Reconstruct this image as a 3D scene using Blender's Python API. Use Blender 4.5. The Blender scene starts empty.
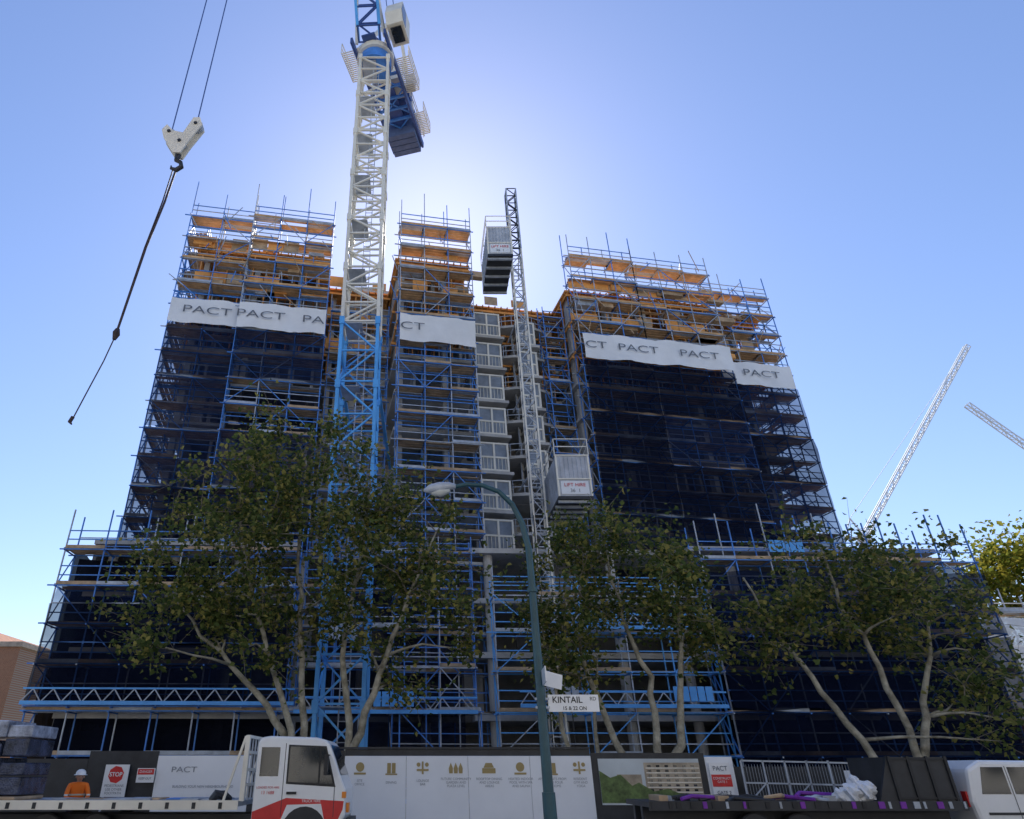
import bpy, math, random
from mathutils import Vector, Matrix
R=random.Random(7)
sc=bpy.context.scene
rad=math.radians
# ---------------------------------------------------------------- materials
MATS={}
def mat(name,col,rough=0.7,metal=0.0,var=0.25,scale=3.0,bump=0.0,spec=0.5,dirt=None):
    if name in MATS: return MATS[name]
    m=bpy.data.materials.new(name); m.use_nodes=True
    nt=m.node_tree; b=nt.nodes['Principled BSDF']
    tc=nt.nodes.new('ShaderNodeTexCoord')
    n=nt.nodes.new('ShaderNodeTexNoise'); n.inputs['Scale'].default_value=scale; n.inputs['Detail'].default_value=5
    n.inputs['Roughness'].default_value=0.65
    nt.links.new(tc.outputs['Object'],n.inputs['Vector'])
    cr=nt.nodes.new('ShaderNodeValToRGB')
    lo=[c*(1-var) for c in col]; hi=[min(1,c*(1+var)) for c in col]
    if dirt: lo=dirt
    cr.color_ramp.elements[0].position=0.3; cr.color_ramp.elements[1].position=0.7
    cr.color_ramp.elements[0].color=(*lo,1); cr.color_ramp.elements[1].color=(*hi,1)
    nt.links.new(n.outputs['Fac'],cr.inputs['Fac']); nt.links.new(cr.outputs['Color'],b.inputs['Base Color'])
    b.inputs['Roughness'].default_value=rough; b.inputs['Metallic'].default_value=metal
    b.inputs['Specular IOR Level'].default_value=spec
    if bump>0:
        bp=nt.nodes.new('ShaderNodeBump'); bp.inputs['Strength'].default_value=bump; bp.inputs['Distance'].default_value=0.03
        n2=nt.nodes.new('ShaderNodeTexNoise'); n2.inputs['Scale'].default_value=scale*8
        nt.links.new(tc.outputs['Object'],n2.inputs['Vector'])
        nt.links.new(n2.outputs['Fac'],bp.inputs['Height']); nt.links.new(bp.outputs['Normal'],b.inputs['Normal'])
    MATS[name]=m; return m
blue=mat('scaffold_blue_paint',(0.07,0.24,0.66),0.5,0.0,0.35,0.8)
blue2=mat('bright_blue_paint',(0.10,0.40,0.88),0.45,0.0,0.2,0.8)
galv=mat('galvanised_steel',(0.42,0.46,0.52),0.5,0.2,0.3,1.5)
plank=mat('scaffold_plank',(0.45,0.32,0.20),0.8,0,0.4,1.2)
form=mat('formwork_timber',(0.80,0.35,0.10),0.75,0,0.35,0.9)
conc=mat('raw_concrete',(0.47,0.46,0.44),0.85,0,0.25,0.6,0.3)
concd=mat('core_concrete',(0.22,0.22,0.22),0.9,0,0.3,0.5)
white=mat('white_steel_paint',(0.80,0.76,0.66),0.5,0.0,0.12,0.8)
whitep=mat('white_vehicle_paint',(0.80,0.81,0.82),0.22,0,0.04,2,spec=0.6)
banner=mat('banner_fabric',(0.80,0.80,0.80),0.7,0,0.08,0.5)
ink=mat('banner_ink',(0.13,0.14,0.16),0.7,0,0.1)
black=mat('black_rubber',(0.02,0.02,0.022),0.6,0,0.3)
dark=mat('dark_board',(0.025,0.027,0.032),0.5,0,0.4,2)
glass=mat('window_glass',(0.02,0.025,0.03),0.06,0,0.2,1,spec=0.9)
red=mat('red_paint',(0.6,0.03,0.03),0.4,0,0.1)
hoardw=mat('hoarding_panel_white',(0.78,0.80,0.83),0.5,0,0.05,0.5)
gold=mat('icon_ochre',(0.36,0.27,0.11),0.6,0,0.1)
skin=mat('skin',(0.45,0.25,0.17),0.6,0,0.05)
asphalt=mat('asphalt',(0.05,0.05,0.052),0.9,0,0.3,2,0.4)
paving=mat('footpath_concrete',(0.36,0.35,0.33),0.9,0,0.15,1.2,0.2)
dirt=mat('ground_earth',(0.20,0.18,0.14),0.95,0,0.35,0.3,0.3)
roadpaint=mat('road_marking_paint',(0.75,0.75,0.72),0.7,0,0.15,4)
greenpole=mat('lamp_post_paint',(0.02,0.075,0.095),0.35,0.0,0.25,3)
bark=mat('plane_tree_bark',(0.42,0.39,0.31),0.85,0,0.2,2.5,0.5,dirt=(0.13,0.115,0.08))
bark2=mat('branch_bark',(0.22,0.19,0.14),0.85,0,0.3,3)
roof=mat('terracotta_tiles',(0.38,0.14,0.07),0.8,0,0.3,2)
palecrane=mat('pale_crane_paint',(0.75,0.78,0.82),0.6,0,0.05)
purple=mat('purple_strap',(0.2,0.03,0.35),0.6,0,0.2)
plasticw=mat('white_plastic_bag',(0.7,0.72,0.76),0.4,0,0.1,4)
render_=mat('cream_render',(0.70,0.67,0.60),0.85,0,0.08,0.4)

def brickmat():
    m=bpy.data.materials.new('brick_wall'); m.use_nodes=True; nt=m.node_tree; b=nt.nodes['Principled BSDF']
    tc=nt.nodes.new('ShaderNodeTexCoord'); mp=nt.nodes.new('ShaderNodeMapping'); mp.inputs['Rotation'].default_value=(rad(90),0,0)
    br=nt.nodes.new('ShaderNodeTexBrick'); br.inputs['Scale'].default_value=3
    br.inputs['Color1'].default_value=(0.42,0.19,0.10,1); br.inputs['Color2'].default_value=(0.34,0.15,0.08,1); br.inputs['Mortar'].default_value=(0.4,0.34,0.27,1)
    nt.links.new(tc.outputs['Object'],mp.inputs['Vector']); nt.links.new(mp.outputs[0],br.inputs['Vector']); nt.links.new(br.outputs['Color'],b.inputs['Base Color'])
    b.inputs['Roughness'].default_value=0.9; return m
brick=brickmat()

def clothmat(name,col,alo,ahi,scale=0.35):
    m=bpy.data.materials.new(name); m.use_nodes=True; nt=m.node_tree
    for n in list(nt.nodes): nt.nodes.remove(n)
    o=nt.nodes.new('ShaderNodeOutputMaterial'); mx=nt.nodes.new('ShaderNodeMixShader')
    t=nt.nodes.new('ShaderNodeBsdfTransparent'); d=nt.nodes.new('ShaderNodeBsdfDiffuse'); d.inputs['Color'].default_value=(*col,1)
    tc=nt.nodes.new('ShaderNodeTexCoord'); n=nt.nodes.new('ShaderNodeTexNoise'); n.inputs['Scale'].default_value=scale; n.inputs['Detail'].default_value=4
    mr=nt.nodes.new('ShaderNodeMapRange'); mr.inputs['From Min'].default_value=0.3; mr.inputs['From Max'].default_value=0.7
    mr.inputs['To Min'].default_value=alo; mr.inputs['To Max'].default_value=ahi
    nt.links.new(tc.outputs['Object'],n.inputs['Vector']); nt.links.new(n.outputs['Fac'],mr.inputs['Value']); nt.links.new(mr.outputs[0],mx.inputs['Fac'])
    nt.links.new(t.outputs[0],mx.inputs[1]); nt.links.new(d.outputs[0],mx.inputs[2]); nt.links.new(mx.outputs[0],o.inputs[0]); return m
cloth=clothmat('black_shade_mesh',(0.007,0.010,0.024),0.66,0.88)
cloth2=clothmat('blue_black_shade_mesh',(0.010,0.018,0.05),0.5,0.80)
clothd=clothmat('dense_black_shade_mesh',(0.008,0.010,0.02),0.92,0.99)
clothg=clothmat('grey_shade_mesh',(0.05,0.08,0.13),.1,.45)

def leafmat(name,c1,c2,c3):
    m=bpy.data.materials.new(name); m.use_nodes=True; nt=m.node_tree
    for n in list(nt.nodes): nt.nodes.remove(n)
    o=nt.nodes.new('ShaderNodeOutputMaterial'); mx=nt.nodes.new('ShaderNodeMixShader'); mx.inputs['Fac'].default_value=0.5
    d=nt.nodes.new('ShaderNodeBsdfDiffuse'); t=nt.nodes.new('ShaderNodeBsdfTranslucent')
    g=nt.nodes.new('ShaderNodeNewGeometry'); cr=nt.nodes.new('ShaderNodeValToRGB'); e=cr.color_ramp.elements
    e[0].color=(*c1,1); e[1].color=(*c3,1); e[1].position=1.0; k=e.new(0.6); k.color=(*c2,1)
    nt.links.new(g.outputs['Random Per Island'],cr.inputs['Fac'])
    for s in (d,t): nt.links.new(cr.outputs[0],s.inputs['Color'])
    nt.links.new(d.outputs[0],mx.inputs[1]); nt.links.new(t.outputs[0],mx.inputs[2]); nt.links.new(mx.outputs[0],o.inputs[0]); return m
leaf=leafmat('plane_tree_leaves',(0.06,0.09,0.03),(0.16,0.20,0.06),(0.46,0.38,0.11))
leafy=leafmat('sunny_leaves',(0.09,0.13,0.02),(0.24,0.25,0.04),(0.40,0.33,0.05))

# ---------------------------------------------------------------- mesh builder
class MB:
    def __init__(s): s.v=[]; s.f=[]; s.m=[]; s.mats=[]
    def mi(s,m):
        if m not in s.mats: s.mats.append(m)
        return s.mats.index(m)
    def raw(s,vs,fs,m):
        o=len(s.v); k=s.mi(m); s.v+= [tuple(v) for v in vs]
        for f in fs: s.f.append(tuple(o+i for i in f)); s.m.append(k)
    def box(s,x0,x1,y0,y1,z0,z1,m,F=None):
        vs=[(x,y,z) for z in (z0,z1) for y in (y0,y1) for x in (x0,x1)]
        if F: vs=[F(*v) for v in vs]
        s.raw(vs,[(0,2,3,1),(4,5,7,6),(0,1,5,4),(2,6,7,3),(0,4,6,2),(1,3,7,5)],m)
    def beam(s,p,q,w,m,h=None):
        p=Vector(p); q=Vector(q); d=q-p
        if d.length<1e-5: return
        d.normalize(); up=Vector((0,0,1)) if abs(d.z)<0.95 else Vector((0,1,0))
        a=d.cross(up).normalized(); b=a.cross(d).normalized(); h=h or w
        a*=w/2; b*=h/2
        s.raw([p-a-b,p+a-b,p+a+b,p-a+b,q-a-b,q+a-b,q+a+b,q-a+b],[(0,1,2,3),(7,6,5,4),(0,4,5,1),(1,5,6,2),(2,6,7,3),(3,7,4,0)],m)
    def tube(s,pts,rs,m,n=6,cap=True):
        pts=[Vector(p) for p in pts]; vs=[]
        ref=Vector((0.13,0.97,0.2))
        for i,p in enumerate(pts):
            d=(pts[min(i+1,len(pts)-1)]-pts[max(i-1,0)]).normalized()
            a=d.cross(ref)
            if a.length<0.05: a=d.cross(Vector((1,0,0)))
            a.normalize(); b=d.cross(a)
            for j in range(n):
                t=2*math.pi*j/n; vs.append(p+(a*math.cos(t)+b*math.sin(t))*rs[i])
        fs=[]
        for i in range(len(pts)-1):
            for j in range(n):
                fs.append((i*n+j,i*n+(j+1)%n,(i+1)*n+(j+1)%n,(i+1)*n+j))
        if cap: fs.append(tuple(range(n))[::-1]); fs.append(tuple((len(pts)-1)*n+j for j in range(n)))
        s.raw(vs,fs,m)
    def prism(s,poly,y0,y1,m,F=None):
        n=len(poly); vs=[(x,y0,z) for x,z in poly]+[(x,y1,z) for x,z in poly]
        if F: vs=[F(*v) for v in vs]
        fs=[tuple(range(n)),tuple(range(2*n-1,n-1,-1))]+[(i,i+n,(i+1)%n+n,(i+1)%n) for i in range(n)]
        s.raw(vs,fs,m)
    def cyl(s,p,q,r,m,n=12): s.tube([p,q],[r,r],m,n)
    def lattice(s,p,q,w,seg,r,m,m2=None,rb=None):
        p=Vector(p); q=Vector(q); d=(q-p); L=d.length; d.normalize()
        up=Vector((0,0,1)) if abs(d.z)<0.8 else Vector((0,1,0))
        a=d.cross(up).normalized()*w/2; b=a.cross(d).normalized()*w/2; rb=rb or r*0.6; m2=m2 or m
        cs=[-a-b,a-b,a+b,-a+b]
        for c in cs: s.beam(p+c,q+c,r,m)
        n=max(1,round(L/seg)); st=L/n
        for i in range(n+1):
            o=p+d*st*i
            for j in range(4):
                s.beam(o+cs[j],o+cs[(j+1)%4],rb,m2)
                if i<n:
                    k=(j+1)%4
                    if (i+j)%2: s.beam(o+cs[j],o+d*st+cs[k],rb,m2)
                    else: s.beam(o+cs[k],o+d*st+cs[j],rb,m2)
    def obj(s,name,parent=None,smooth=False,bevel=0):
        me=bpy.data.meshes.new(name); me.from_pydata(s.v,[],s.f)
        for m in s.mats: me.materials.append(m)
        me.polygons.foreach_set('material_index',s.m)
        if smooth: me.polygons.foreach_set('use_smooth',[True]*len(s.f))
        me.update(); o=bpy.data.objects.new(name,me); sc.collection.objects.link(o)
        if parent: o.parent=parent
        if bevel:
            b=o.modifiers.new('bevel','BEVEL'); b.width=bevel; b.segments=2; b.limit_method='ANGLE'
        return o
def empty(name):
    e=bpy.data.objects.new(name,None); sc.collection.objects.link(e); return e
def text(body,loc,size,m,yaw=0,parent=None,name='lettering',align='CENTER',shear=0,wx=1.0,bold=0.0):
    c=bpy.data.curves.new(name,'FONT'); c.body=body; c.size=size; c.align_x=align; c.align_y='CENTER'; c.shear=shear; c.offset=bold
    c.materials.append(m); o=bpy.data.objects.new(name,c); sc.collection.objects.link(o)
    o.location=loc; o.rotation_euler=(rad(90),0,yaw); o.scale=(wx,1,1)
    if parent: o.parent=parent
    return o

# ---------------------------------------------------------------- frames
YAW=rad(9.5); ca,sa=math.cos(YAW),math.sin(YAW)
def T(s,d,z): return (-17.9+ca*s+sa*d, 38.0+sa*s-ca*d, z)     # tower frame, d towards street
PY=rad(2.2); cp,sp=math.cos(PY),math.sin(PY)
def P(s,d,z): return (-19.9+cp*s+sp*d, 36.0+sp*s-cp*d, z)     # podium frame

# ---------------------------------------------------------------- building
bld=empty('apartment_building_under_construction')
st=MB()
floors=[13.4+3.0*i for i in range(9)]
sections=[(0.9,4.9,-1.4),(4.9,11,-0.9),(11,16.2,-4.5),(16.2,22,0.1),(22,30.8,-4.8),(30.8,43.7,-1.5),(43.7,49.6,-3.2)]
for i,z in enumerate(floors):
    if z>37: continue
    for (a,b,d) in sections:
        st.box(a,b-0.003,-16,d,z-0.25,z,conc,T)
        x=a+0.5
        if z<36:
            while x<b:
                st.box(x-0.2,x+0.2,d-1.3,d-0.7,z+0.001,z+2.749,conc,T); x+=3.4
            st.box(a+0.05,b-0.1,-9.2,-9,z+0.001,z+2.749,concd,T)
            for k in range(3):
                xx=R.uniform(a,b)
                st.box(xx,xx+0.18,-8.9,d-1.6,z+0.002,z+2.748,conc,T)
for z in floors[:8]:
    n=10; pts=[]
    for k in range(n+1):
        t=math.pi*k/n; pts.append((27.3-2.9*math.cos(t), -4.79+1.9*math.sin(t)))
    vs=[T(x,y,z-0.24) for x,y in pts]+[T(x,y,z-0.01) for x,y in pts]
    fs=[tuple(range(n+1)),tuple(range(2*n+1,n,-1))]+[(k,k+1,k+n+2,k+n+1) for k in range(n)]
    st.raw(vs,fs,conc)
    for k in range(n):
        for h in (.5,1.0): st.beam(T(pts[k][0],pts[k][1]-.1,z+h),T(pts[k+1][0],pts[k+1][1]-.1,z+h),.06,galv)
        st.beam(T(pts[k][0],pts[k][1]-.1,z),T(pts[k][0],pts[k][1]-.1,z+1.0),.05,galv)
st.obj('tower_slabs_and_columns',bld)
fw=MB()
for z in (31.4,34.4,37.4):
    for (a,b,d) in sections:
        dd=d+0.5 if z>37 else d+0.15
        if z>37: fw.box(a-0.2,b-0.01,-15,dd-0.05,z-0.43,z-0.27,form,T)
        x=a
        while x<b-0.1:
            fw.box(x,x+0.09,d-6,dd+0.35,z-0.62,z-0.44,form,T)
            x+=0.55
        fw.box(a-0.1,b-0.02,dd-0.2,dd-0.1,z-0.83,z-0.63,form,T)
        fw.box(a-0.1,b-0.02,dd-2.2,dd-2.1,z-0.83,z-0.63,form,T)
        x=a+0.3
        while x<b:
            for q in (0.15,2.15):
                fw.beam(T(x,dd-q,z-2.99),T(x,dd-q,z-0.84),0.08,R.choice([galv,form,form]))
            x+=1.0
        for k in range(int((b-a)/1.2)):
            if R.random()<0.6:
                x0=a+k*1.2; fw.box(x0,x0+1.15,dd+0.36,dd+0.39,z-0.4,z+R.uniform(0.2,0.8),R.choice([form,form,plank]),T)
fw.obj('timber_formwork',bld)
co=MB(); co.box(12,20,-11,-6,13,39.0,conc,T); co.box(24,28,-12,-8,13,38.2,conc,T); co.obj('lift_core',bld)
pd=MB()
for z in (4.2,7.4,10.4,13.38):
    pd.box(1.0,12.8,-8,-1.3,z-0.28,z,conc,P); pd.box(12.81,22.9,-10,-3.9,z-0.28,z,conc,P)
    pd.box(22.92,36,-10,-2.2,z-0.3,z,conc,P); pd.box(36.01,51.2,-10,-1.3,z-0.28,z,conc,P)
    pd.box(1.0,51.2,-16,-10.01,z-0.28,z,conc,P)
    for k in range(14):
        s=1.6+k*3.75; pd.cyl(P(s,-3.9 if 12<s<23 else -2.9,z-3.9 if z<5 else z-3.0),P(s,-3.9 if 12<s<23 else -2.9,z-0.29),0.28,conc,12)
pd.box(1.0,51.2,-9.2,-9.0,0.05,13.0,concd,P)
pd.box(0.78,0.98,-16,-2.0,0.02,13.1,concd,P); pd.box(51.22,51.42,-16,-2.0,0.02,13.1,concd,P)
for k in range(11):
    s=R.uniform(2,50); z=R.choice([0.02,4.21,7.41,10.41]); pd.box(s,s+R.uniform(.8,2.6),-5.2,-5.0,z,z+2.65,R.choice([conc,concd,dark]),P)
pd.obj('podium_slabs_and_columns',bld)
wu=MB(); wgl=mat('unit_glazing',(0.22,0.25,0.29),.3,0,.4,.7)
for k,z in enumerate([14.6+2.95*i for i in range(7)]):
    for (s0,w,dd) in ((22.8,2.2,-2.0),(26.7,1.5,-2.7)):
        if w<1.9 and k<2: continue
        F=T; h=2.25
        wu.box(s0+.05,s0+w-.05,dd-1.5,dd-0.06,z+.08,z+.16,galv,F)
        wu.box(s0+0.1,s0+w-0.1,dd-0.059,dd-0.03,z+0.1,z+h-0.1,wgl,F)
        for x in (s0,s0+w/2-0.07,s0+w-0.14):
            wu.box(x,x+0.14,dd-0.058,dd+0.05,z,z+h,white,F)
            wu.box(x,x+0.1,dd-1.5,dd-1.4,z,z+h,white,F)
        for zz in (z,z+h*0.45,z+h-0.12):
            wu.box(s0+0.01,s0+w,dd-0.057,dd+0.04,zz,zz+0.13,white,F)
            for x in (s0,s0+w-.1): wu.box(x,x+.1,dd-1.39,dd-.06,zz,zz+.1,white,F)
        for q in range(1,8):
            x=s0+q*w/8; wu.box(x,x+.035,dd-.02,dd+.02,z+.11,z+h*.45,white,F)
        wu.box(s0-0.25,s0+w+0.25,dd-3.6,dd+0.25,z-0.32,z-0.1,conc,F)
        wu.box(s0-.2,s0-.1,dd-1.2,dd-1.1,z-.1,z+2.63,galv,F)
wu.obj('window_units',bld)

# ---------------------------------------------------------------- scaffolding
scaf=empty('scaffolding')
def scaffold(name,F,s0,s1,d,depth,z0,z1,mt,top=1.1,bay=2.1,pm=plank,lift=2.0,rail=True,diag=0.35,skip=0.0,mix=0.22,w=0.065,raise_p=0.3,par=None):
    b=MB(); n=max(1,round((s1-s0)/bay)); st_=(s1-s0)/n; nl=round((z1-z0)/lift); lf=(z1-z0)/nl
    mm=lambda: galv if R.random()<mix else mt
    for i in range(n+1):
        s=s0+i*st_
        for dd in (d,d-depth):
            zt=z1+top+(R.uniform(0.3,1.2) if R.random()<raise_p else 0)
            b.beam(F(s,dd,z0),F(s,dd,zt),w,mm())
    for l in range(nl+1):
        z=z0+l*lf
        for dd in (d,d-depth):
            b.beam(F(s0-R.uniform(.1,.5),dd,z),F(s1+R.uniform(.05,.3),dd,z),w,mm())
        for i in range(n+1): b.beam(F(s0+i*st_,d+0.2,z-0.06),F(s0+i*st_,d-depth-0.2,z-0.06),w,mm())
        if l>0:
            for i in range(n):
                if R.random()<skip: continue
                a=s0+i*st_
                for q in range(4):
                    if R.random()<0.12: continue
                    y=d-depth+0.05+q*(depth/4)
                    b.box(a+0.02-R.uniform(0,.15),a+st_-0.02+R.uniform(0,.12),y,y+depth/4-0.05,z+0.04+0.003*q,z+0.09+0.003*q,pm if R.random()<.8 else galv,F)
                if R.random()<0.7: b.box(a,a+st_,d+0.04,d+0.07,z+0.04,z+0.22,pm if R.random()<.7 else galv,F)
        if rail:
            for h in (0.55,1.05):
                if l==nl and h>top: continue
                b.beam(F(s0,d+0.03,z+h),F(s1,d+0.03,z+h),w*0.85,mm())
                if l==nl: b.beam(F(s0,d-depth,z+h),F(s1,d-depth,z+h),w*0.85,mm())
        if l<nl:
            for i in range(n):
                if R.random()<diag:
                    a=s0+i*st_; u,v=(a,a+st_) if (i+l)%2 else (a+st_,a)
                    b.beam(F(u,d+0.07,z),F(v,d+0.07,z+lf),w*0.8,mm())
            for i in (0,n):
                a=s0+i*st_; b.beam(F(a,d,z),F(a,d-depth,z+lf),w*.8,mm())
    b.obj(name,par or scaf)
ptim=mat('orange_timber_plank',(0.58,0.36,0.18),.8,0,.35,1.2)
def twopart(s0,s1,d,z1,top,**k):
    scaffold('scaffold_tubes',T,s0,s1,d,1.3,13,31,blue,top=0,raise_p=0,**k)
    scaffold('scaffold_tubes',T,s0,s1,d,1.3,31.02,z1,blue,top=top,pm=ptim,mix=.45,**k)
twopart(0,4.8,0,39.6,2.6)
twopart(4.8,11,0.5,39.8,2.6)
scaffold('scaffold_tubes',T,16.3,21.9,1.6,1.3,0.2,31,blue,top=0,bay=1.9,mix=0.3,raise_p=0)
scaffold('scaffold_tubes',T,16.3,21.9,1.6,1.3,31.02,39.8,blue,top=2.6,bay=1.9,mix=0.45,pm=ptim)
scaffold('scaffold_tubes',T,11.4,16,-3.0,1.2,14,34,blue,top=1.0,skip=.4)
scaffold('scaffold_tubes',T,28.9,30.6,-2.2,1.2,14,35,blue,top=1.0,skip=.3,bay=1.8)
twopart(30.9,36.6,0,40.0,2.4)
twopart(36.6,43.6,0,39.6,2.0)
twopart(43.7,50.4,-1.7,39.2,2.0)
scaffold('side_scaffold_tubes',lambda s,d,z:T(50.4+d,-1.7-s,z),1.3,8,0,1.2,13,38,blue,top=1.3)
scaffold('side_scaffold_tubes',lambda s,d,z:T(0-d-0.1,-s,z),1.4,8,0,1.2,13,39,blue,top=1.3)
scaffold('podium_scaffold_tubes',P,0.1,13,0,1.3,4.4,12.4,blue,top=2.3,raise_p=.5)
scaffold('podium_scaffold_tubes',P,36,52.2,0,1.3,0.2,12.2,blue,top=2.3,raise_p=.5)
scaffold('podium_scaffold_tubes',P,24,36,-0.6,1.2,0.2,10.2,blue2,top=1.1,skip=.3,diag=.2,bay=2.4,mix=.3)
scaffold('podium_scaffold_tubes',P,0.1,23,-0.2,1.1,0.2,4.2,blue,top=0.2,rail=False,diag=.2)
scaffold('podium_scaffold_tubes',P,13.2,23,-2.0,1.1,4.4,13.0,blue,top=1.0)
b=MB()
for k in range(100):
    s=R.uniform(0,50); z=R.uniform(31,39.5)
    if 11<s<16 or 22<s<31: continue
    dd=-1.5 if s>43.7 else 0.6
    b.beam(T(s,dd,z),T(s+R.uniform(-1.2,1.2),dd+R.uniform(0,.4),z+R.uniform(.2,2.0)),0.05,R.choice([galv,blue,plank]))
for k in range(80):
    s=R.uniform(0,49); z=R.choice([31,33,35,37])
    if 11<s<16 or 22<s<31: continue
    dd=-2.4 if s>43.7 else -0.6
    L=R.uniform(.5,2); b.box(s,s+L,dd-.5,dd+R.uniform(.0,.5),z+0.12,z+R.uniform(.25,.8),R.choice([plank,form,galv,plank]),T)
for (s0,s1,z,d) in ((0.0,13.5,4.45,0.4),(13.5,22.8,4.1,0.2),(25,35.8,4.4,0.2),(28,35,8.3,0.2)):
    b.box(s0,s1,d-0.12,d,z-0.02,z+0.16,blue2,P); b.box(s0,s1,d-0.1,d-0.02,z+0.7,z+0.78,blue2,P)
    x=s0
    while x<s1-1: b.beam(P(x,d-.05,z+.1),P(x+.5,d-.05,z+.72),.05,galv); b.beam(P(x+.5,d-.05,z+.72),P(x+1,d-.05,z+.1),.05,galv); x+=1
for (s0,z,m) in ((29,8.5,blue2),(33,4.7,blue2),(17.5,4.4,blue2),(40,12.6,blue2),(26,4.7,galv),(14.5,7.6,galv)):
    for q in range(5): b.box(s0+q*.42,s0+q*.42+.36,0.25,0.29,z,z+.7,m,P)
b.obj('loose_scaffold_parts',scaf)
def clothpanel(name,F,s0,s1,d,z0,z1,m,rip=0.06,par=scaf,nz=14):
    b=MB(); ns=max(2,int((s1-s0)/0.4)); vs=[]; ph=R.uniform(0,9)
    for j in range(nz+1):
        for i in range(ns+1):
            s=s0+(s1-s0)*i/ns; z=z0+(z1-z0)*j/nz
            vs.append(F(s,d+rip*math.sin(s*3+ph+z*.6)+rip*.7*math.sin(s*1.3-z*1.9)+rip*.5*math.sin(s*6.1+z*2.7),z+(0.06*math.sin(s*1.5+ph) if j in(0,nz) else 0)))
    fs=[(j*(ns+1)+i,j*(ns+1)+i+1,(j+1)*(ns+1)+i+1,(j+1)*(ns+1)+i) for j in range(nz) for i in range(ns)]
    b.raw(vs,fs,m); return b.obj(name,par,smooth=True)
def lifts(F,s0,s1,d,zs,mats,**k):
    for i in range(len(zs)-1):
        if mats[i%len(mats)] is None: continue
        clothpanel('shade_mesh',F,s0,s1,d+R.uniform(-.03,.03),zs[i]+.03,zs[i+1]-.05,mats[i%len(mats)],nz=8,**k)
lifts(T,0.05,4.8,0.2,[13,17,21,25,29.4],[cloth,cloth2,cloth2,cloth2])
lifts(T,4.85,11,0.72,[13,17,21,25,29.0],[cloth,cloth2,None,cloth2])
clothpanel('shade_mesh',T,4.8,11,-0.9,21,25,cloth)
lifts(T,30.9,36.6,0.26,[12,17,21,25,29.5],[cloth])
lifts(T,36.65,43.6,0.2,[12,17,21,25,29.5],[cloth,cloth,cloth2,cloth])
lifts(T,43.7,50.4,-1.5,[12,17,21,25,29.6],[cloth,cloth2,cloth,cloth2])
clothpanel('shade_mesh',T,16.3,21.9,0.2,13.5,28.8,clothg)
lifts(P,0.1,13,0.2,[4.6,7.4,9.5],[cloth])
clothpanel('shade_mesh',P,0.3,9,-1.45,4.6,12.2,clothd)
clothpanel('shade_mesh',P,0.1,6,-0.13,9.5,10.6,cloth2)
clothpanel('side_shade_mesh',lambda s,d,z:P(-0.05+d,-s,z),1.5,16,0,0.3,12.8,clothd)
clothpanel('side_shade_mesh',lambda s,d,z:P(52.3+d,-s,z),1.5,16,0,0.3,12.8,cloth)
lifts(P,36,52.2,0.22,[0.4,4.3,8,11.5],[cloth,cloth,cloth2])
clothpanel('shade_mesh',P,36,52,-1.35,0.4,10,clothd)
clothpanel('shade_mesh',P,1,13,-1.6,0.4,4.1,clothd)
clothpanel('shade_mesh',P,14,22.5,-3.4,0.4,13,cloth2)
bn=empty('builder_banner')
for (s0,s1,d,z0,z1,names) in ((0.0,4.8,0.3,29.3,31.4,[('PACT',2.6)]),(4.8,11.0,0.8,29.0,31.2,[('PACT',6.4),('PA',10.1)]),(16.3,21.9,1.85,28.5,30.8,[('CT',17.2)]),(31.0,43.6,0.4,29.5,31.8,[('CT',31.9),('PACT',35.4),('PACT',40.6)]),(43.75,50.2,-1.35,29.5,31.7,[('PACT',47.2)])):
    clothpanel('banner_sheet',T,s0,s1,d,z0,z1,banner,0.05,bn,6)
    for nm,x in names:
        text(nm,T(x,d+0.15,(z0+z1)/2),.9,ink,YAW,bn,wx=1.55,bold=-.006)

# ---------------------------------------------------------------- tower crane
cr=empty('tower_crane'); b=MB(); CX,CY=-3.4,31.0
b.lattice((CX,CY,0.1),(CX,CY,23.6),2.0,1.95,0.18,blue2,blue2,0.085)
b.lattice((CX,CY,23.6),(CX,CY,47.2),2.0,1.3,0.19,white,white,0.10)
for z in (3.9,7.8,11.7,15.6,19.5,23.6,27.5,31.4,35.3,39.2,43.1,47.2):
    m=blue2 if z<23.7 else white
    for sx in (-1,1):
        b.box(CX+sx*1.0-.14,CX+sx*1.0+.14,CY-1.14,CY-.86,z-.25,z+.25,m); b.box(CX+sx*1.0-.14,CX+sx*1.0+.14,CY+.86,CY+1.14,z-.25,z+.25,m)
    b.box(CX-.9,CX+.1,CY-.8,CY+.8,z,z+.04,galv)
b.box(CX-2.2,CX+2.2,CY-2.2,CY+2.2,0.0,.6,conc)
for x in (.3,-.1): b.beam((CX+x,CY-.2,1),(CX+x,CY-.2,47),.05,galv)
z=1
while z<47: b.beam((CX-.1,CY-.2,z),(CX+.3,CY-.2,z),.03,galv); z+=.4
b.obj('mast',cr)
b=MB()
for dx in (-1,1): b.beam((CX+dx,CY+1,20.5),(CX+dx*1.2,CY+13.0,20.5),.18,blue2)
b.obj('mast_ties',cr)
jd=Vector((-4.5,-16,0)).normalized(); sd=Vector((-jd.y,jd.x,0))
def C(a,bb,z):
    v=Vector((CX,CY,0))+jd*a+sd*bb; return (v.x,v.y,z)
b=MB()
b.tube([(CX,CY,47.3),(CX,CY,48.2)],[1.2,1.2],blue,20)
b.tube([(CX,CY,48.2),(CX,CY,48.7)],[1.4,1.4],white,20)
dkb=mat('crane_dark_blue',(0.05,0.10,0.30),0.5,0.0,0.2)
for x in [-8.6+i*1.0 for i in range(10)]:
    b.box(x,x+.14,-1.3,1.3,48.5,48.74,blue,C)
b.box(-8.6,1.8,-.5,.5,48.75,48.9,dkb,C)
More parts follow.
